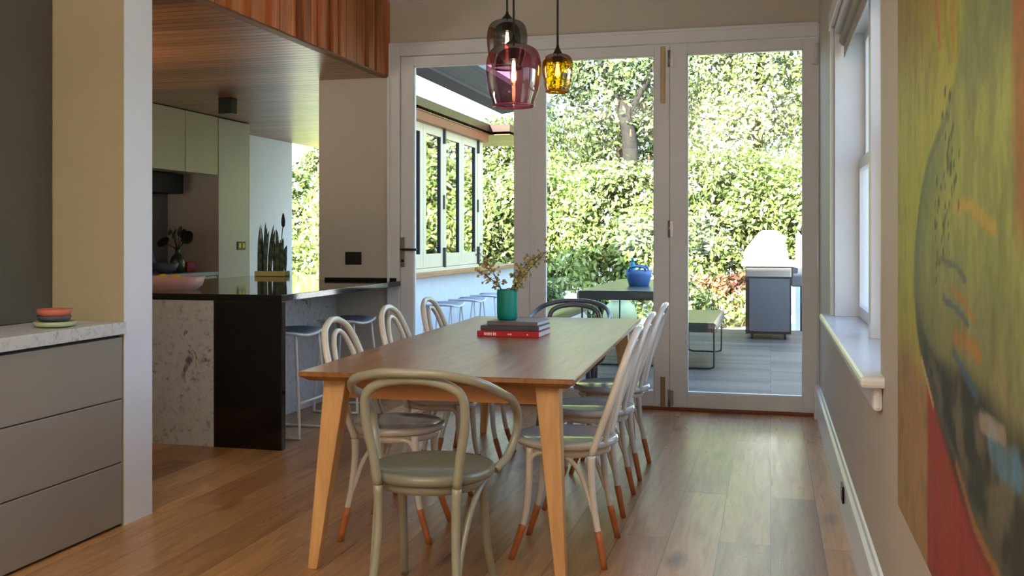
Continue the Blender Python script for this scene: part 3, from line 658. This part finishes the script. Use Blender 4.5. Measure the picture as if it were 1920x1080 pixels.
# ------------------------------------------------------------------ painting
def painting():
    y0, y1, z0, z1 = 1.15, 2.6, .6, 2.3; ny, nz = 190, 250
    Y = np.linspace(y1, y0, ny)[None, :].repeat(nz, 0); Z = np.linspace(z0, z1, nz)[:, None].repeat(ny, 1)
    def nz2(fy, fz, seed, oct=3):
        r = np.random.default_rng(seed); out = np.zeros_like(Y)
        for o in range(oct):
            gy, gz = max(2, int(fy * 2 ** o * 1.45)) + 2, max(2, int(fz * 2 ** o * 1.7)) + 2; g = r.random((gz, gy))
            u = (Y - y0) / (y1 - y0) * (gy - 1.001); w = (Z - z0) / (z1 - z0) * (gz - 1.001); i = u.astype(int); j = w.astype(int); fu, fw = u - i, w - j
            fu = fu * fu * (3 - 2 * fu); fw = fw * fw * (3 - 2 * fw)
            out += (g[j, i] * (1 - fu) * (1 - fw) + g[j, i + 1] * fu * (1 - fw) + g[j + 1, i] * (1 - fu) * fw + g[j + 1, i + 1] * fu * fw) / 2 ** o
        return out / (2 - 2 ** (1 - oct))
    col = np.zeros(Y.shape + (3,))
    L = lambda c: np.array(lin(c)[:3])
    def blend(mask, c): col[:] = col * (1 - mask[..., None]) + L(c) * mask[..., None]
    ss = lambda a, b, x: (lambda t: t * t * (3 - 2 * t))(np.clip((x - a) / (b - a), 0, 1))
    nl = nz2(5, 2, 1); nf = nz2(26, 3, 2)
    Yn = Y + (nl - .5) * .12; Zn = Z + (nl - .5) * .1
    col[:] = L((166, 168, 62))
    blend(ss(.45, .7, nf) * .5, (140, 148, 58)); blend(ss(1.52, 1.78, Zn) * .8, (140, 118, 52))
    blend(ss(1.06, .92, Zn) * .9, (158, 124, 94))
    # boundary of the big pear shape
    B = [(1.76, 1.75), (1.773, 1.568), (1.881, 1.477), (2.15, 1.373), (2.298, 1.21), (2.259, 1.054), (2.052, .95), (1.83, .885), (1.653, .833), (1.388, .80), (1.1, .84)]
    B = [(v[0], v[1]) for v in smooth_path([(a, b, 0) for a, b in B], 6)]
    Bz = np.array(B); 
    def dist(poly):
        d = np.full(Y.shape, 9.); sgn = None
        for (a, b), (c, e) in zip(poly[:-1], poly[1:]):
            vx, vz = c - a, e - b; L2 = vx * vx + vz * vz + 1e-9
            t = np.clip(((Y - a) * vx + (Z - b) * vz) / L2, 0, 1); d = np.minimum(d, np.hypot(Y - a - t * vx, Z - b - t * vz))
        return d
    poly = B + [(1.1, 2.4), (1.7, 2.4)]
    ins = np.zeros(Y.shape, bool)
    for (a, b), (c, e) in zip(poly, poly[1:] + poly[:1]):
        cr = ((b > Z) != (e > Z)) & (Y < (c - a) * (Z - b) / (e - b + 1e-12) + a); ins ^= cr
    dB = dist(B); sd = np.where(ins, dB, -dB) + (nl - .5) * .03
    # red ground below the shape
    blend(ss(2.14, 2.09, Yn) * ss(1.06, .96, Zn), (150, 54, 50)); blend(ss(2.14, 2.09, Yn) * ss(1.06, .96, Zn) * ss(.5, .7, nf) * .6, (130, 44, 48))
    body = ss(-.01, .012, sd)
    blend(body, (140, 150, 84)); blend(body * ss(1.2, 1.32, Zn) * ss(1.52, 1.4, Zn) * .6, (164, 170, 78)); blend(body * ss(1.25, 1.0, Zn) * .9, (138, 128, 96)); blend(body * ss(.3, .6, nz2(18, 8, 21)) * .5, (104, 116, 78))
    blend(body * ss(.16, .02, sd) * ss(1.5, 1.3, Z) * .75, (92, 108, 78))
    blend(body * ss(1.75, 1.45, Yn) * ss(1.45, 1.6, Zn) * .85, (100, 112, 84))
    blend(ss(1.42, 1.36, Y + (nl - .5) * .1) * ss(1.2, 1.3, Z) * .8, (150, 84, 52))
    # dark sweep along the lower edge
    wd = .035 + .12 * ss(2.25, 1.5, Y)
    blend(ss(wd, wd * .6, np.abs(sd - wd * .55)) * ss(1.16, 1.0, Z) * .95, (40, 45, 48)); blend(ss(.02, .006, dB) * ss(1.55, 1.45, Z) * .5, (80, 92, 76))
    blend(ss(wd, wd * .3, np.abs(sd - wd * .7)) * ss(1.1, .95, Z) * ss(.5, .68, nz2(14, 14, 9)) * .8, (104, 100, 84))
    def stroke(pts, w_, c, a=.9): blend(ss(w_, w_ * .5, dist(pts) + (nz2(20, 20, 5) - .5) * w_ * .7) * a, c)
    stroke([(1.855, 1.163), (1.75, 1.15), (1.653, 1.124)], .007, (172, 112, 44)); stroke([(1.83, 1.083), (1.7, 1.085), (1.614, 1.072)], .018, (168, 118, 52), .8)
    stroke([(1.934, 1.14), (1.8, 1.13), (1.694, 1.113)], .008, (70, 88, 110)); stroke([(1.83, 1.056), (1.72, 1.03), (1.633, 1.01)], .011, (52, 92, 122))
    stroke([(1.83, 1.3), (1.68, 1.3), (1.508, 1.261)], .015, (180, 154, 62), .8); stroke([(1.95, 1.21), (1.8, 1.2), (1.72, 1.18)], .008, (80, 92, 96))
    stroke([(2.03, 1.73), (2.0, 1.66), (1.97, 1.6)], .012, (186, 84, 64)); stroke([(1.9, 1.8), (1.85, 1.66), (1.83, 1.56)], .018, (176, 120, 44), .7)
    stroke([(1.53, .965), (1.47, .95), (1.38, .955)], .035, (84, 128, 160), .8); stroke([(1.6, .98), (1.45, .985)], .02, (168, 160, 146), .6)
    stroke([(2.2, 1.0), (2.05, .93)], .008, (190, 180, 130)); stroke([(1.8, .87), (1.65, .81), (1.4, .775)], .012, (150, 104, 56), .8)
    r = np.random.default_rng(4)
    for _ in range(60):
        a = r.uniform(0, 1); yy = 1.84 + .12 * a + r.normal(0, .05) + .0; zz = 1.5 - .3 * a + r.normal(0, .02); stroke([(yy, zz), (yy + .002, zz - .004)], r.uniform(.005, .011), (52, 58, 44), .9)
    blend(ss(.55, .8, nz2(22, 14, 31)) * .35, (84, 88, 50))
    col[:] *= (.93 + .22 * (nz2(60, 20, 11) - .5))[..., None]
    X = np.full(Y.shape, -.03)
    V = np.stack([X, Y, Z], -1).reshape(-1, 3); idx = np.arange(ny * nz).reshape(nz, ny)
    F = np.stack([idx[:-1, :-1], idx[1:, :-1], idx[1:, 1:], idx[:-1, 1:]], -1).reshape(-1, 4)
    r_ = empty('abstract_painting', (RW, 0, 0), label='large abstract painting in yellow green, red and charcoal on the right wall', cat='painting')
    me = bpy.data.meshes.new('painted_face'); me.from_pydata(V.tolist(), [], F.tolist()); me.update()
    ca = me.color_attributes.new('Col', 'FLOAT_COLOR', 'POINT'); arr = np.ones((ny * nz, 4), np.float32); arr[:, :3] = col.reshape(-1, 3); ca.data.foreach_set('color', arr.ravel())
    me.materials.append(M['painting']); o = bpy.data.objects.new('painted_face', me); COL.objects.link(o); o.parent = r_
    MB().box(-.0295, -.002, y0, y1, z0, z1).build('stretched_canvas', M['canvas'], r_)
painting()

# ------------------------------------------------------------------ outside
struct(box('ground_garden', M['paving'], (-14, 9, 7.5, 30, -.3, -.12)), 'pale ground beyond the deck', 'ground')
struct(box('ground_deck', M['deck'], (-3.2, 3, 7.53, 14.3, -.11, -.03)), 'weathered grey timber deck outside the doors', 'deck')
EX = -3.4
m = MB(); m.box(EX - .1, EX, 7.53, 13.5, -.1, .85); m.box(EX - .1, EX, 7.53, 11.72, 2.4, 2.489)
struct(m.build('wall_servery', M['bluewall']), 'white outside wall below the servery windows', 'wall')
struct(box('wall_servery_corner', M['winframe'], (EX - .12, EX + .012, 11.5, 11.72, .94, 2.489)), 'pale corner post of the servery windows', 'wall corner')
tag(box('servery_bench', M['timber'], (EX - .07, EX + .12, 7.54, 13.45, .856, .895), None, .004), 'timber servery bench along the outside of the kitchen windows', 'bench top')
w = struct(empty('window_2', (EX, 9.5, 0)), 'pale olive bifold servery window seen through the hinged door', 'window')
m = MB(); m.box(-.1, .03, -1.95, 2.0, .896, .935); m.box(-.1, .03, -1.95, 2.0, 2.42, 2.489); m.box(-.1, .03, -1.95, -1.9, .935, 2.42)
m.build('frame', M['winframe'], w, .003)
ys = [7.6, 8.25, 8.9, 9.55, 10.2, 10.85, 11.48]
for i in range(6):
    a, b = ys[i] - 9.5 + .004, ys[i + 1] - 9.5 - .004; t = .085; z0, z1 = .94, 2.41; m = MB()
    m.box(-.03, .015, a, a + t, z0, z1); m.box(-.03, .015, b - t, b, z0, z1); m.box(-.03, .015, a + t, b - t, z0, z0 + .14); m.box(-.03, .015, a + t, b - t, z1 - .1, z1)
    s_ = m.build('sash', M['winframe'], w, .003)
    MB().box(-.012, -.006, a + t, b - t, z0 + .14, z1 - .1).build('glass_pane', M['serv'], s_)
    k = MB(); k.box(-.028, .012, b - t - .012, b - t, z0 + .14, z1 - .1); k.build('dark_reveal', M['windark'], s_)  # dark reveal strip along one edge of the glass
    if i % 2:
        k = MB(); k.box(.015, .04, b - .02, b + .02, z0 - .01, z0 + .2); k.box(.015, .04, b - .02, b + .02, z1 - .16, z1 + .02); k.box(.015, .03, b - .015, b + .015, 1.55, 1.7); k.build('hinge', M['windark'], s_)
m = MB(); m.box(EX + .0, EX + .09, 7.54, 11.7, 2.4, 2.489); struct(m.build('trim_4', M['thr']), 'brown timber head above the servery windows', 'window head')
# roof strip with slats
def slab(name, mat, pts, y0, y1): return MB().prism(pts, y0, y1, 'Y').build(name, mat)
r = struct(empty('roof_verandah', (0, 0, 0)), 'narrow grey verandah roof above the servery, lined with slats', 'verandah roof')
rs_ = lambda x: 2.6 + (x + 2.8) * .23
o = slab('gutter', M['roofdark'], [(-2.82, 2.585), (-2.66, 2.61), (-2.66, 2.66), (-2.82, 2.66)], 7.56, 10.5); o.parent = r
m = MB()
for k in range(5):
    x0 = -2.66 + k * .056; m.prism([(x0, rs_(x0)), (x0 + .052, rs_(x0 + .052)), (x0 + .052, rs_(x0 + .052) + .05), (x0, rs_(x0) + .05)], 7.56, 11.0, 'Y')
o = m.build('slats', M['greyroof'], r)
# outdoor stools
for i, (x, yy, lab) in enumerate(((-2.98, 9.0, 'white stool nearest the house on the deck under the servery bench'), (-2.98, 9.75, 'white stool in the middle of the deck row under the servery bench'), (-2.98, 10.5, 'white stool furthest along the servery bench on the deck'))):
    stool_copy((x, yy, -.03), PI / 2, lab, 'stools at the servery')
# outdoor table and benches
def wire_table(name, x0, x1, y0, y1, z, label, cat, fold=.09, group=None):
    cx, cy = (x0 + x1) / 2, (y0 + y1) / 2; r = empty(name, (cx, cy, -.03), label=label, cat=cat, group=group); a, b = (x1 - x0) / 2, (y1 - y0) / 2; z += .03
    q = [(-a, z - fold), (-a, z - .03), (-a + .008, z - .01), (-a + .03, z), (a - .03, z), (a - .008, z - .01), (a, z - .03), (a, z - fold), (a - .004, z - fold), (a - .004, z - .03), (a - .012, z - .014), (a - .03, z - .005), (-a + .03, z - .005), (-a + .012, z - .014), (-a + .004, z - .03), (-a + .004, z - fold)]
    m = MB(); n = len(q); v = [(u, -b, w_) for u, w_ in q] + [(u, b, w_) for u, w_ in q]
    m.add(v, [(i, (i + 1) % n, n + (i + 1) % n, n + i) for i in range(n)]); m.box(-a + .02, a - .02, -b, -b + .006, z - fold, z - .004); m.box(-a + .02, a - .02, b - .006, b, z - fold, z - .004); m.build('sheet_top', M['bronze'], r)
    for s_ in (-1, 1):
        yy = s_ * (b - .12); p = smooth_path([(-a + .03, yy, z - .02), (-a + .03, yy, .06), (-a + .05, yy, .02), (-a + .09, yy, .01), (0, yy, .01), (a - .09, yy, .01), (a - .05, yy, .02), (a - .03, yy, .06), (a - .03, yy, z - .02)], 5)
        MB().tube(p, .009, 8).build('leg_frame', M['blackm'], r)
    return r
wire_table('outdoor_table', -1.87, -1.05, 9.85, 12.7, .72, 'dark bronze sheet metal table on the deck behind the glass doors', 'table')
wire_table('outdoor_bench', -.92, -.5, 9.75, 11.5, .43, 'dark metal bench with wire legs on the deck, right of the outdoor table', 'bench')
wire_table('outdoor_bench', -2.62, -2.2, 10.2, 12.6, .43, 'dark metal bench on the deck, left of the outdoor table', 'bench')
o = empty('plastic_tub', (-1.4, 11.0, .7205), label='blue plastic tub with handles on the outdoor table', cat='tub')
MB().lathe([(.105, 0), (.11, .004), (.14, .12), (.15, .17), (.142, .17), (.13, .12), (.1, .012), (.001, .01)], 0, 0, 32, capt=False).build('body', M['tub'], o)
for s_ in (-1, 1):
    p = smooth_path([(-.09, s_ * .115, .165), (-.075, s_ * .13, .2), (0, s_ * .145, .212), (.075, s_ * .13, .2), (.09, s_ * .115, .165)], 5); MB().tube(p, .012, 8).build('handle', M['tub'], o)
o = empty('squeeze_bottle', (-1.47, 11.02, .735), label='teal plastic bottle standing in the blue tub', cat='bottle')
MB().lathe([(.03, 0), (.034, .01), (.034, .2), (.02, .24), (.014, .25)], 0, 0, 20).build('body', M['bottle'], o); MB().lathe([(.016, .25), (.016, .285), (.008, .29)], 0, 0, 16).build('cap', M['bottle'], o)
# barbecue
r = empty('barbecue', (-.025, 13.4, -.03), label='stainless barbecue trolley with a pale hood standing on the deck', cat='barbecue')
m = MB(); m.box(-.28, .275, -.45, .45, .07, .78); m.build('cabinet', M['blackm'], r, .01)
MB().box(-.28, .275, -.455, .45, .78, .91).build('control_panel', M['steelstrip'], r, .008)
MB().box(-.235, .255, -.458, -.449, .1, .76).build('end_panel', M['steel'], r, .006)
MB().box(-.335, .32, -.5, .5, .91, .985).build('shelf', M['bbqlid'], r, .02)
hp = [(-.3, .985), (-.31, 1.06), (-.29, 1.12), (-.2, 1.24), (-.12, 1.34), (-.07, 1.37), (.1, 1.37), (.15, 1.34), (.2, 1.2), (.235, 1.09), (.24, .985)]
MB().prism(hp, -.46, .46, 'Y').build('hood', M['bbqlid'], r, .012)
MB().tube([(-.33, -.36, 1.12), (-.37, -.36, 1.12), (-.37, .36, 1.12), (-.33, .36, 1.12)], .012, 8).build('hood_handle', M['steel'], r)
m = MB(); m.box(.28, .42, -.3, .4, .66, .9); m.build('side_burner', M['steel'], r, .01)
m = MB(); m.tube([(.4, -.28, .68), (.4, -.28, .1)], .014, 8); m.build('shelf_leg', M['blackm'], r)
for sx in (-.2, .2):
    for sy in (-.38, .38):
        wh = MB().lathe([(.035, -.014), (.04, -.008), (.04, .008), (.035, .014)], 0, 0, 18).build('wheel', M['tyre'], r); wh.matrix_local = Matrix.Translation((sx, sy, .04)) @ Matrix.Rotation(PI / 2, 4, 'Y')
struct(box('wall_garden', M['kwhite'], (.34, 2.6, 14.5, 14.65, -.12, 1.28)), 'white rendered garden wall right of the barbecue', 'garden wall')
# planting
def leaves(n, c, rad, size, cols, squash=1.0, shell=.45, seed=0, upz=.25, lobes=9):
    g = np.random.default_rng(seed); d = g.normal(size=(n, 3)); d /= np.linalg.norm(d, axis=1)[:, None]
    nc = max(24, n // 55); cd_ = g.normal(size=(nc, 3)); cd_ /= np.linalg.norm(cd_, axis=1)[:, None]      # leaves gather in clumps with dark gaps between
    near = cd_[g.integers(0, nc, n)] + g.normal(size=(n, 3)) * .085; near /= np.linalg.norm(near, axis=1)[:, None]
    cl = g.random(n) < .66; d = np.where(cl[:, None], near, d)
    lb = g.normal(size=(lobes, 3)); lb /= np.linalg.norm(lb, axis=1)[:, None]
    bump = .78 + .3 * np.max(np.clip(d @ lb.T, 0, 1) ** 6, axis=1)
    rr = np.where(cl, 1 - .2 * g.random(n) ** 1.3, .86 - shell * g.random(n)) * bump
    P = d * rr[:, None] * np.array(rad)
    P += g.normal(size=P.shape) * .05
    N = d * .8 + g.normal(size=(n, 3)) * .6 + np.array([0, -.1, upz]); N /= np.linalg.norm(N, axis=1)[:, None]
    A = np.cross(N, g.normal(size=(n, 3))); A /= np.linalg.norm(A, axis=1)[:, None]; B = np.cross(N, A)
    s_ = (size * g.uniform(.6, 1.3, n))[:, None]
    V = np.stack([P - A * s_, P - B * s_ * .45 + N * s_ * .12, P + A * s_, P + B * s_ * .45 + N * s_ * .12], 1).reshape(-1, 3) 
    pick = g.integers(0, len(cols), n); C = np.array([lin(c_)[:3] for c_ in cols])[pick] * g.uniform(.7, 1.25, n)[:, None] * (.3 + .75 * np.clip((rr - .55) / .38, 0, 1))[:, None]  # inner leaves darkened: shade inside the crown put into their colour
    return V, C
def leaf_mesh(name, V, C, parent):
    n = len(V) // 4; me = bpy.data.meshes.new(name); me.vertices.add(4 * n); me.vertices.foreach_set('co', V.astype(np.float32).ravel())
    me.loops.add(4 * n); me.loops.foreach_set('vertex_index', np.arange(4 * n, dtype=np.int32)); me.polygons.add(n)
    me.polygons.foreach_set('loop_start', np.arange(0, 4 * n, 4, dtype=np.int32)); me.update(calc_edges=True); me.validate()
    ca = me.color_attributes.new('Col', 'FLOAT_COLOR', 'CORNER'); arr = np.ones((4 * n, 4), np.float32); arr[:, :3] = np.repeat(C, 4, axis=0); ca.data.foreach_set('color', arr.ravel())
    me.materials.append(M['leaf']); o = bpy.data.objects.new(name, me); COL.objects.link(o); o.parent = parent; return o
GREEN = [(176, 192, 104), (200, 210, 134), (146, 168, 84), (216, 222, 166), (112, 136, 70)]
DARKG = [(92, 112, 62), (124, 146, 80), (178, 192, 116), (64, 82, 50), (206, 214, 146)]
PALE = [(218, 224, 150), (230, 232, 182), (190, 204, 118), (158, 178, 98)]
RED = [(196, 140, 104), (178, 110, 84), (206, 160, 120), (170, 150, 90)]
def plant(name, x, y, base, rad, n, size, cols, label, cat, seed, group=None, stems=3, cz=None):
    r = empty(name, (x, y, base), label=label, cat=cat, group=group); h = rad[2] if cz is None else cz
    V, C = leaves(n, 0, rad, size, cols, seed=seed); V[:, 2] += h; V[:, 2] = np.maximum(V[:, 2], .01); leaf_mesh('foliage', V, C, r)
    rs = random.Random(seed); m = MB()
    for k in range(stems):
        a = rs.uniform(0, 6.3); q = .45 * rad[0] if stems > 1 else .12; th = .03 if stems > 1 else .13
        m.tube(smooth_path([(.12 * math.cos(a) * (stems > 1), .1 * math.sin(a) * (stems > 1), -.05), (.5 * q * math.cos(a), .4 * q * math.sin(a), h * .6), (q * math.cos(a), .6 * q * math.sin(a), h * 1.1)], 4), [th * (1 - .06 * i) for i in range(9)], 8)
    m.build('trunk' if stems == 1 else 'stems', M['bark'], r); return r
GH = 'bright green hedge shrubs across the garden'
for i, (x, yy, rx, rz_, lab, cols) in enumerate((
        (-9.3, 17.2, 1.7, 1.6, 'bright green hedge shrub seen past the end of the kitchen', GREEN), (-6.6, 17.0, 1.7, 1.55, 'hedge shrub behind the far corner post of the servery', PALE),
        (-4.3, 17.3, 1.6, 1.45, 'hedge shrub behind the left end of the outdoor table', GREEN), (-2.3, 17.1, 1.5, 1.5, 'hedge shrub behind the blue tub, below the big tree', GREEN),
        (-.7, 17.4, 1.4, 1.6, 'hedge shrub between the outdoor bench and the barbecue', GREEN), (1.2, 17.2, 1.6, 1.5, 'hedge shrub behind the barbecue', GREEN), (3.8, 17.2, 1.8, 1.6, 'hedge shrub at the far right of the garden', GREEN))):
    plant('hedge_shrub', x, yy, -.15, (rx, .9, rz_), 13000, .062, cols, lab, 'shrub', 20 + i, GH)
GT = 'trees rising behind the hedge'
for i, (x, yy, z, rx, rz_, lab, cols, n) in enumerate((
        (-7.6, 18.6, 2.7, 2.2, 1.1, 'tall pale green tree behind the servery corner', PALE, 6500), (-4.9, 18.9, 2.7, 1.9, 1.25, 'leafy tree left of the big dark tree', GREEN, 6500),
        (-2.6, 18.3, 4.0, 1.7, 1.7, 'big tree with dark inner branches at the middle of the garden', DARKG, 5200), (-.3, 18.8, 4.2, 1.9, 2.2, 'dense pale tree above the barbecue', PALE, 7500), (2.6, 18.8, 4.0, 2.0, 2.1, 'dense tree at the far right behind the hedge', PALE, 6500))):
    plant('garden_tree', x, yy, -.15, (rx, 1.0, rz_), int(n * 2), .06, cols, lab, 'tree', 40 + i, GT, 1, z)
    if i == 2:
        tk = MB(); tk.tube(smooth_path([(.25, -0.75, 2.2), (.22, -0.80, 3.0), (.1, -0.75, 3.6), (-.1, -0.70, 4.1), (-.5, -.9, 4.9)], 4), [.15, .148, .145, .14, .135, .13, .125, .12, .115, .11, .105, .1, .095, .09, .085, .08, .07], 10); tk.tube(smooth_path([(.15, -0.75, 3.5), (.5, -0.80, 4.1), (.9, -0.70, 4.8)], 4), .06, 8)
        tk.build('branch', M['darkbark'], COL.objects[[o.name for o in COL.objects if o.name.startswith('garden_tree')][-1]])
plant('red_leaved_shrub', -.55, 16.0, -.12, (.62, .4, .5), 1500, .06, RED, 'low shrub with reddish leaves left of the barbecue', 'shrub', 60)
plant('low_shrub', -.75, 15.5, -.12, (.7, .35, .28), 1300, .05, PALE, 'low pale green shrub in front of the reddish shrub', 'shrub', 61)
GL = 'low dark plants behind the outdoor table'
for i, (x, lab) in enumerate(((-3.45, 'low dark plant furthest left behind the outdoor table'), (-2.3, 'low dark plant beside the pale green pot'), (-1.25, 'low dark plant behind the blue tub'))):
    plant('low_plant', x, 14.9, -.12, (.5, .35, .36), 900, .06, DARKG, lab, 'plant', 70 + i, GL)
o = MB().lathe([(.12, 0), (.2, .06), (.24, .2), (.2, .34), (.13, .4), (.14, .42), (.12, .42), (.1, .38), (.001, .3)], 0, 0, 28, capt=False).build('garden_pot', M['palepot'], None, 0, (-2.0, 13.7, -.03)); tag(o, 'round pale green pot on the deck behind the outdoor table', 'pot')
for i, yy in enumerate((3.0, 6.2)):
    plant('side_shrub', 4.2, yy, -.3, (.9, 1.5, 1.0), 3500, .09, PALE, ('leafy shrub outside the sash window, nearer the camera', 'leafy shrub outside the sash window, nearer the deck')[i], 'shrub', 80 + i)
struct(box('ground_side', M['paving'], (.6, 9, -4, 7.5, -.45, -.35)), 'pale path outside the sash window', 'ground')

# ------------------------------------------------------------------ light
w = bpy.data.worlds.new('sky'); SC.world = w; w.use_nodes = True; nt = w.node_tree; nt.nodes.clear()
out = nt.nodes.new('ShaderNodeOutputWorld'); bg = nt.nodes.new('ShaderNodeBackground'); tc = nt.nodes.new('ShaderNodeTexCoord'); sx = nt.nodes.new('ShaderNodeSeparateXYZ'); rp = nt.nodes.new('ShaderNodeValToRGB')
nt.links.new(tc.outputs['Generated'], sx.inputs[0]); nt.links.new(sx.outputs['Z'], rp.inputs[0])
e = rp.color_ramp.elements; e[0].position = 0; e[0].color = (.72, .86, 1, 1); e[1].position = .7; e[1].color = (.3, .54, 1, 1)
nt.links.new(rp.outputs[0], bg.inputs[0]); bg.inputs[1].default_value = 2.6; nt.links.new(bg.outputs[0], out.inputs[0])
def light(name, typ, loc, rot, energy, color, **kw):
    l = bpy.data.lights.new(name, typ); l.energy = energy; l.color = color
    for k, v in kw.items(): setattr(l, k, v)
    o = bpy.data.objects.new(name, l); COL.objects.link(o); o.location = loc; o.rotation_euler = rot; return o
el, az = math.radians(25), math.radians(-12)     # from behind the house
sd = Vector((-math.sin(az) * math.cos(el), math.cos(az) * math.cos(el), -math.sin(el)))
s = light('sun', 'SUN', (0, 0, 10), (0, 0, 0), 16.0, (1, .95, .86), angle=.01); s.rotation_mode = 'QUATERNION'; s.rotation_quaternion = sd.to_track_quat('-Z', 'Y')
light('bounce_light', 'AREA', (-1.3, -.6, 2.1), (PI, 0, 0), 150, (1, .92, .8), shape='RECTANGLE', size=2.6, size_y=2.4)  # unseen fill lamp, added to brighten the room off the ceiling

light('kitchen_bounce', 'AREA', (-4.9, 5.1, 1.2), (PI, 0, 0), 24, (1, .86, .66), shape='RECTANGLE', size=1.2, size_y=1.2)  # unseen warm uplight behind the pier, added to brighten the soffit

# ------------------------------------------------------------------ camera
cd = bpy.data.cameras.new('camera'); cam = bpy.data.objects.new('camera', cd); COL.objects.link(cam)
cd.sensor_width = 36; cd.lens = 36 * 1880 / 1920; cd.shift_y = -(540 - 445) / 1920; cd.clip_start = .05; cd.clip_end = 200
cam.location = (0, 0, 1.25); cam.rotation_euler = (PI / 2, 0, math.radians(14.46)); SC.camera = cam
SC.view_settings.view_transform = 'Standard'; SC.view_settings.look = 'None'; SC.view_settings.exposure = 0.9
try:
    SC.cycles.use_denoising = True; SC.cycles.max_bounces = 10; SC.cycles.diffuse_bounces = 5; SC.cycles.transparent_max_bounces = 24; SC.cycles.sample_clamp_indirect = 6; SC.cycles.caustics_reflective = False; SC.cycles.caustics_refractive = False
except Exception: pass
